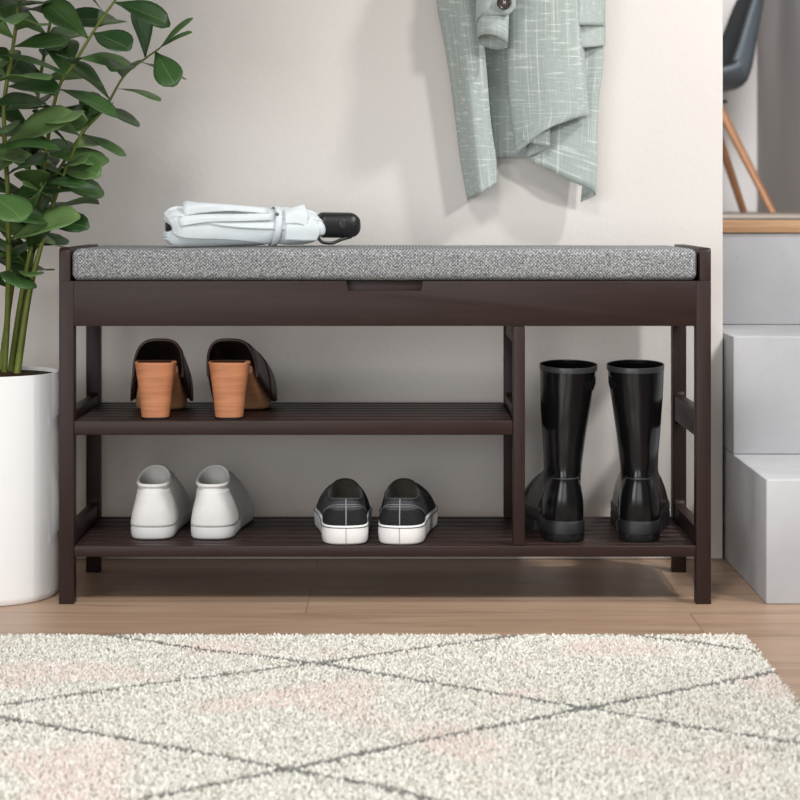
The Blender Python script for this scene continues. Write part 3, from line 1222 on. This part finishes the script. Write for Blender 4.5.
panel('front_panel', [rowy(-150, [(514, .05), (514, .085), (545, .105), (570, .1), (580, .075)]),
                      rowy(-60, [(512, .05), (511, .085), (545, .105), (572, .1), (581, .075)]),
                      rowy(0, [(512, .045), (510, .08), (545, .102), (573, .097), (581, .072)]),
                      rowy(60, [(513, .045), (510, .076), (546, .1), (576, .095), (585, .07)]),
                      rowy(110, [(516, .045), (513, .072), (549, .098), (580, .092), (589, .068)]),
                      [(521, 151, .05), (519, 152, .07), (546, 130, .096), (573, 119, .09), (592, 113, .066)]])
def side_row(y, xs):
    return [(x, y, d) for x, d in zip(xs, (.080, .078, .074, .066, .058, .051, .052, .057, .048, .020))]


panel('side_panel', [side_row(-150, (524, 540, 552, 542, 531, 530, 547, 575, 604, 598)),
                     side_row(40, (524, 540, 552, 542, 531, 530, 547, 575, 603, 597)),
                     side_row(100, (523, 539, 551, 541, 530, 529, 546, 573, 598, 592)),
                     [(522, 141, .080), (538, 144.5, .078), (549, 147, .074), (540, 151.5, .066), (529, 157, .058), (528, 160, .051), (545, 168, .052), (568, 180, .057), (595, 193, .048), (581, 202, .020)]], nu=90)
panel('pocket_flap', [rowy(-60, [(578, .082), (592, .074), (605, .05)]), rowy(0, [(578, .086), (592, .078), (605, .052)]), [(578, 25, .09), (592, 25, .082), (604, 26, .054)]], nu=12, nv=12)
panel('pocket', [rowy(-10, [(576, .076), (591, .07), (604.5, .05)]), [(578, 30, .078), (592, 30, .072), (605, 31, .05)], [(578, 48, .08), (592, 47, .074), (604.5, 46, .052)]], nu=12, nv=12)
# sleeve
rs = []
for i in range(24):
    u = i / 23
    r = []
    for k in range(33):
        a = 2 * PI * k / 32
        c, s = math.cos(a), math.sin(a)
        # lower hem slants: left high, right low in front
        pb = 42 + 3 * c - 7 * s
        py = lerp(-150, pb, u)
        cxp = lerp(497, 492.5, u) + 15.0 * c * lerp(1.1, 1.0, u)
        d = lerp(.070, .112, min(1, u * 2.5)) + .0235 * s + .002 * math.sin(7 * u + c)
        r.append(K(cxp, py, d))
    rs.append(r)
slv = loft_obj('sleeve', rs, COAT, coat, False, org=co, thick=.0024, uv=True)


def cuff_pt(a, py, extra):
    c, s = math.cos(a), math.sin(a)
    u = (py + 150) / 195
    return K(lerp(497, 492.5, u) + (15.0 + extra * 570) * c * lerp(1.1, 1, u), py, .112 + (.0235 + extra) * s)


st = []
for q in np.linspace(0, 1, 6):
    row = []
    for k in range(30):
        v = k / 29
        a = lerp(PI * 1.12, PI * .20, v)
        ytop = lerp(-14, -9, v)
        ybot = lerp(27, 15, min(1, v * 2.4))
        if v > .9:
            m_ = (v - .9) / .1
            ytop = lerp(ytop, 2, m_ * .8)
            ybot = lerp(ybot, 6, m_ * .8)
        p = np.array(cuff_pt(a, lerp(ytop, ybot, q), .003))
        if v > .72:
            p[0] += (v - .72) / .28 * .014
            p[1] -= (v - .72) / .28 * .006
        row.append(tuple(p))
    st.append(row)
cs = loft_obj('cuff_strap', st, COAT, slv, False, org=co, thick=.0022, uv=True)
bpos = K(504, 2.5, .146)
bt = lathe('button', [(.0001, .0022), (.0075, .0022), (.0095, .0042), (.0115, .0050), (.0128, .0036), (.0128, .0006), (.010, -.0006)], (0, 0, 0), BUTTON, slv, 40, cap0=False, cap1=True, label='dark brown four-hole button')
bt.location = (bpos[0] - co[0], bpos[1] - co[1], bpos[2] - co[2])
bt.rotation_euler = (math.radians(90), 0, math.radians(10))
tv, tf = [], []
for sx, sy in ((-1, 1), (1, 1)):
    pass
tb = tube('button_thread', [(-.0024, .0024, .0026), (0, 0, .0034), (.0024, -.0024, .0026)], .0009, THREAD, slv, 6)
tb2 = tube('button_thread', [(.0024, .0024, .0026), (0, 0, .0034), (-.0024, -.0024, .0026)], .0009, THREAD, slv, 6)
for o in (tb, tb2):
    o.location = bt.location
    o.rotation_euler = bt.rotation_euler

hk = K(517, -338, 0)
hook = thing('coat_hook', 'small steel hook on the wall holding up the sage green coat', 'hook', hk)
lathe('plate', [(.016, .0), (.016, .004), (.014, .0055)], (0, 0, 0), STEEL, hook, 32, cap0=True, cap1=True)
for c in hook.children:
    c.rotation_euler = (PI / 2, 0, 0)
    c.location = (0, -.0003, 0)
tube('arm', [(0, -.005, 0), (0, -.04, -.004), (0, -.062, .004), (0, -.068, .022)], .0045, STEEL, hook, 12)

# ------------------------------------------------------------------ potted plant
PD, PR, PH = 3.262, .113, None
pcx = (58 - 400) * PD / F - PR
pcy = PD - D0
PH = H - (371.5 - HY) * PD / F
pl = thing('potted_plant', 'leafy green plant in a tall white cylinder pot beside the bench', 'plant', (pcx, pcy, 0))
po = (pcx, pcy, 0)
lathe('pot', [(PR - .012, 0), (PR - .004, .001), (PR - .0008, .006), (PR, .012), (PR, PH - .002), (PR - .0008, PH), (PR - .0028, PH), (PR - .0036, PH - .001), (PR - .004, PH - .05)],
      (pcx, pcy, 0), POT, pl, 96, po, cap0=True, label='white glossy cylinder pot')
lathe('soil', [(PR - .0038, PH - .006), (PR * .6, PH - .003), (PR * .2, PH + .001), (.001, PH + .002)], (pcx, pcy, 0), SOIL, pl, 48, po)


class Leaves:
    def __init__(s):
        s.v, s.f, s.uv, s.t = [], [], [], []

    def add(s, base, d, up, L, Wd, droop, fold, tone):
        d = d.normalized()
        side = d.cross(up)
        if side.length < 1e-4:
            side = Vector((1, 0, 0))
        side.normalize()
        nrm = side.cross(d).normalized()
        b0 = len(s.v)
        nl, nw = 9, 6
        for i in range(nl + 1):
            u = i / nl
            wv = Wd * .5 * (max(0.0, math.sin(PI * min(1, u ** 1.25 * .985 + .004))) ** .62) * (.52 + .70 * u)
            if u < .12:
                wv = max(.0012, wv * u / .12)
            c = base + d * (L * u * (1 - .12 * droop * u)) - nrm * (droop * L * .42 * u * u)
            for j in range(nw + 1):
                q = -1 + 2 * j / nw
                hgt = fold * abs(q) * wv - .18 * wv * (q * q) * .6 + .05 * wv * math.sin(u * 9 + q * 2)
                s.v.append(c + side * (q * wv * math.cos(fold * .7)) + nrm * hgt)
                s.uv.append((.5 + q * .5, u))
                s.t.append(tone)
        for i in range(nl):
            for j in range(nw):
                a = b0 + i * (nw + 1) + j
                s.f.append((a, a + 1, a + nw + 2, a + nw + 1))

    def obj(s, parent, org):
        o = mesh_obj('foliage', s.v, s.f, LEAF, parent, True, org, uv=s.uv)
        at = o.data.attributes.new('tone', 'FLOAT', 'POINT')
        at.data.foreach_set('value', s.t)
        solid(o, .0006)
        return o


rnd = random.Random(21)


def stem(pts, r0, r1, start, gap, L0, L1, phase, tone0=.45, rank=137.5, n_tip=2, spread=.9):
    P = [Vector(W(*p)) for p in pts]
    Q = [Vector(q) for q in resample([tuple(p) for p in P], 60)]
    so = tube('stem', Q, lambda u: lerp(r0, r1, u), STEM, pl, 10, po)
    lv = Leaves()
    length = sum((a - b).length for a, b in zip(Q, Q[1:]))
    s = start * length
    k = 0
    while s < length:
        u = s / length
        i = min(58, int(u * 59))
        base = Q[i]
        tan = (Q[i + 1] - Q[i]).normalized()
        az = math.radians(phase + rank * k)
        x = Vector((1, 0, 0)) - tan * tan.x
        x.normalize()
        y = tan.cross(x)
        out = x * math.cos(az) + y * math.sin(az)
        L = lerp(L0, L1, u) * 1.25 * rnd.uniform(.85, 1.15)
        d = out * spread + tan * rnd.uniform(.10, .55) + Vector((0, 0, rnd.uniform(-.15, .08)))
        upv = Vector((rnd.uniform(-.4, .4), -.55 + rnd.uniform(-.5, .45), .8))
        tip = base + d.normalized() * L
        if tip.x > BX0 - .012 and tip.z < .60:
            k += 1
            s += gap * .8
            continue
        lv.add(base + out * r1, d, upv, L, L * rnd.uniform(.47, .60), rnd.uniform(.1, .6), rnd.uniform(.10, .45), min(1, max(0, tone0 + rnd.uniform(-.4, .5))))
        k += 1
        s += gap * .66 * rnd.uniform(.75, 1.25)
    tan = (Q[-1] - Q[-3]).normalized()
    for j in range(n_tip):
        a = j * PI + phase
        d = tan + Vector((math.cos(a) * .35, math.sin(a) * .25, .05))
        lv.add(Q[-1], d, Vector((0, -.6, 1)), L1 * rnd.uniform(.9, 1.15), L1 * .36, .2, .35, tone0 + .15)
    lv.obj(so, (0, 0, 0))
    for v in so.children[0].data.vertices:
        v.co -= Vector(po)


stem([(4, 374, 3.25), (8, 300, 3.24), (8, 200, 3.22), (4, 110, 3.20), (14, 40, 3.19), (24, -40, 3.18), (26, -100, 3.18)], .0052, .0022, .16, .030, .100, .085, 20)
stem([(10, 374, 3.27), (20, 305, 3.27), (36, 220, 3.27), (55, 100, 3.26), (74, 64, 3.25), (97, 26, 3.24), (118, -4, 3.24), (138, -36, 3.24)], .0050, .0018, .24, .032, .092, .082, 80)
stem([(14, 374, 3.28), (26, 290, 3.29), (46, 195, 3.30), (62, 165, 3.31), (85, 130, 3.32), (105, 108, 3.32), (124, 76, 3.32), (146, 58, 3.31), (160, 48, 3.30)], .0046, .0015, .30, .030, .078, .070, 150, .38)
stem([(17, 374, 3.25), (30, 290, 3.26), (47, 225, 3.27), (58, 190, 3.27), (74, 150, 3.27), (84, 128, 3.27)], .0060, .0020, .30, .034, .080, .062, 0, .55, n_tip=1)
stem([(-8, 374, 3.22), (-12, 300, 3.19), (-14, 200, 3.16), (-10, 100, 3.13), (-2, 20, 3.12), (-2, -60, 3.12)], .0050, .0020, .25, .032, .105, .09, 200, .5)
stem([(-20, 374, 3.28), (-36, 290, 3.30), (-60, 180, 3.32), (-80, 60, 3.33), (-92, -60, 3.33)], .0050, .0020, .3, .034, .10, .085, 60, .4)
stem([(0, 374, 3.31), (10, 300, 3.33), (26, 190, 3.35), (40, 80, 3.36), (52, 10, 3.36), (60, -70, 3.36)], .0048, .0020, .28, .032, .09, .08, 250, .3)

# ------------------------------------------------------------------ rug
RX0, RX1, RY0, RY1 = -.80, .503, -1.30, 2.905 - D0
RT = .012
rug = thing('shaggy_rug', 'cream shaggy rug with thin grey diamond lines on the wooden floor', 'rug', (-.15, -.79, 0))
ro = (-.15, -.79, 0)
box('backing', (RX0, RY0, .0003), (RX1, RY1, .006), BACKING, rug, ro, .001)


def G(px, py):
    D = (H - RT) * F / (py - HY)
    return np.array([(px - 400) * D / F, D - D0])


lines = [[(60, 628), (105, 634), (200, 648), (317, 662), (400, 676), (587, 707), (700, 727), (800, 742), (860, 752)],
         [(-60, 712), (0, 704), (150, 683), (317, 662), (400, 650), (520, 634), (560, 629)],
         [(-60, 703), (0, 716), (145, 741), (290, 768), (400, 789), (430, 797), (520, 815)],
         [(60, 818), (130, 800), (290, 768), (400, 744), (587, 707), (690, 687), (775, 671), (790, 668)],
         [(590, 629), (630, 634), (700, 642), (760, 651), (790, 655)]]
rng = np.random.default_rng(5)
sp = .0037
xs = np.arange(RX0 + .002, RX1, sp)
ys = np.arange(RY0 + .002, RY1, sp)
gx, gy = np.meshgrid(xs, ys)
bx = gx.ravel() + rng.uniform(-.5, .5, gx.size) * sp
by = gy.ravel() + rng.uniform(-.5, .5, gx.size) * sp
bx = np.clip(bx, RX0, RX1)
by = np.clip(by, RY0, RY1)
n = bx.size
dist = np.full(n, 9.0)
for ln in lines:
    g = [G(*p) for p in ln]
    g = [g[1] + (g[0] - g[1]) * 14] + g[1:-1] + [g[-2] + (g[-1] - g[-2]) * 14]
    for a, b in zip(g, g[1:]):
        ab = b - a
        tt = np.clip(((bx - a[0]) * ab[0] + (by - a[1]) * ab[1]) / ab.dot(ab), 0, 1)
        dist = np.minimum(dist, np.hypot(bx - a[0] - tt * ab[0], by - a[1] - tt * ab[1]))
wob = np.array([mnoise.noise(Vector((x * 45, y * 45, 0))) for x, y in zip(bx, by)])
low = np.array([mnoise.noise(Vector((x * 7, y * 7, 3))) for x, y in zip(bx, by)])
isline = dist < (.0075 + .003 * wob)
hgt = rng.uniform(.0055, .0085, n)
hgt[isline] = rng.uniform(.004, .006, isline.sum())
rad = rng.uniform(.0013, .0023, n)
lx = rng.normal(0, .0028, n)
ly = rng.normal(0, .0028, n)
yaw = rng.uniform(0, PI, n)
K5 = 5
lv = [(0, .75), (.55, 1.05), (.88, .75)]
V = np.zeros((n, 3 * K5 + 1, 3))
for li, (h, rf) in enumerate(lv):
    for k in range(K5):
        a = yaw + 2 * PI * k / K5
        V[:, li * K5 + k, 0] = bx + lx * h ** 1.5 + rad * rf * np.cos(a)
        V[:, li * K5 + k, 1] = by + ly * h ** 1.5 + rad * rf * np.sin(a)
        V[:, li * K5 + k, 2] = .0055 + hgt * h
V[:, -1, 0] = bx + lx
V[:, -1, 1] = by + ly
V[:, -1, 2] = .0055 + hgt
quads = []
for li in range(2):
    for k in range(K5):
        quads.append((li * K5 + k, li * K5 + (k + 1) % K5, (li + 1) * K5 + (k + 1) % K5, (li + 1) * K5 + k))
tris = [(2 * K5 + k, 2 * K5 + (k + 1) % K5, 3 * K5) for k in range(K5)]
nv = 3 * K5 + 1
offs = (np.arange(n) * nv)[:, None, None]
Q = (np.array(quads)[None] + offs).reshape(-1, 4)
T = (np.array(tris)[None] + offs).reshape(-1, 3)
me = bpy.data.meshes.new('pile')
me.vertices.add(n * nv)
VV = V.reshape(-1, 3) - np.array(ro)
me.vertices.foreach_set('co', VV.ravel())
nl = Q.size + T.size
me.loops.add(nl)
me.loops.foreach_set('vertex_index', np.concatenate([Q.ravel(), T.ravel()]).astype(np.int32))
me.polygons.add(len(Q) + len(T))
starts = np.concatenate([np.arange(len(Q)) * 4, Q.size + np.arange(len(T)) * 3]).astype(np.int32)
me.polygons.foreach_set('loop_start', starts)
me.polygons.foreach_set('use_smooth', np.ones(len(starts), dtype=bool))
me.update(calc_edges=True)
cream, beige, pink, grey = [np.array(srgb(*c)[:3]) for c in ((238, 236, 228), (172, 169, 154), (226, 203, 196), (128, 127, 123))]
mixb = np.clip(rng.beta(.7, 1.15, n), 0, 1)[:, None]
colr = cream * (1 - mixb) + beige * mixb
pk = (np.clip((low - .05) * 3.0, 0, 1) * rng.uniform(0, 1, n))[:, None] * .8
colr = colr * (1 - pk) + pink * pk
colr[isline] = grey * rng.uniform(.7, 1.4, (isline.sum(), 1))
ca = me.attributes.new('yarn', 'FLOAT_COLOR', 'POINT')
full = np.ones((n, nv, 4))
full[:, :, :3] = colr[:, None, :]
ca.data.foreach_set('color', full.ravel())
pile = link_mesh('pile', me, PILE, rug, False)
pile['kind'] = 'stuff'

# ------------------------------------------------------------------ light
world = bpy.data.worlds.new('room_light')
bpy.context.scene.world = world
world.use_nodes = True
bg = world.node_tree.nodes['Background']
bg.inputs['Color'].default_value = (.98, .99, 1.0, 1)
bg.inputs['Strength'].default_value = .16


def area(name, loc, target, size, power, col=(1, 1, 1), size_y=None):
    l = bpy.data.lights.new(name, 'AREA')
    l.energy = power
    l.color = col
    l.size = size
    if size_y:
        l.shape = 'RECTANGLE'
        l.size_y = size_y
    o = bpy.data.objects.new(name, l)
    C.objects.link(o)
    o.location = loc
    o.rotation_euler = (Vector(target) - Vector(loc)).to_track_quat('-Z', 'Y').to_euler()
    return o


def spot(name, loc, target, cone, blend, power, radius, col=(1, 1, 1)):
    l = bpy.data.lights.new(name, 'SPOT')
    l.energy = power
    l.color = col
    l.spot_size = math.radians(cone)
    l.spot_blend = blend
    l.shadow_soft_size = radius
    o = bpy.data.objects.new(name, l)
    C.objects.link(o)
    o.location = loc
    o.rotation_euler = (Vector(target) - Vector(loc)).to_track_quat('-Z', 'Y').to_euler()
    return o


spot('window_light', (1.32, -1.0, 1.48), (.66, .4, .50), 80, 1.0, 58, .075, (1, .985, .965))
spot('ceiling_light', (1.54, -.5, 2.3), (.50, .4, .62), 66, 1.0, 108, .08, (1, .985, .965))
area('left_fill', (-1.9, -3.0, .9), (.3, .1, .2), 1.5, 38, (1, 1, 1))  # unseen fill added at left to lift the step's side face
area('front_fill', (-.2, -4.4, .9), (0, .2, .2), 1.8, 30, (1, 1, 1))  # broad fill added behind the camera to brighten under the bench, no real window
spot('rug_fill', (-.2, -1.9, 2.4), (-.1, -1.0, 0), 80, 1.0, 260, .3, (1, .99, .98))  # added overhead fill that brightens rug and floor, not an actual lamp
area('landing_fill', (1.0, 1.3, 1.9), (.9, 4.25, 1.1),   .7, 80, (.97, .985, 1))  # invented back-room fill, aimed to brighten the far wall

# ------------------------------------------------------------------ camera
cam = bpy.data.cameras.new('camera')
co_ = bpy.data.objects.new('camera', cam)
C.objects.link(co_)
co_.location = (0, -D0, H)
co_.rotation_euler = (PI / 2, 0, 0)
cam.sensor_width = 36
cam.lens = F / 800 * 36
cam.shift_y = -(400 - HY) / 800
cam.clip_start = .05
cam.dof.use_dof = True
cam.dof.focus_distance = 3.22
cam.dof.aperture_fstop = 8.0
sc = bpy.context.scene
sc.camera = co_
sc.view_settings.view_transform = 'Standard'
sc.view_settings.look = 'None'
sc.view_settings.gamma = 1
sc.view_settings.use_curve_mapping = False
sc.view_settings.exposure = 0
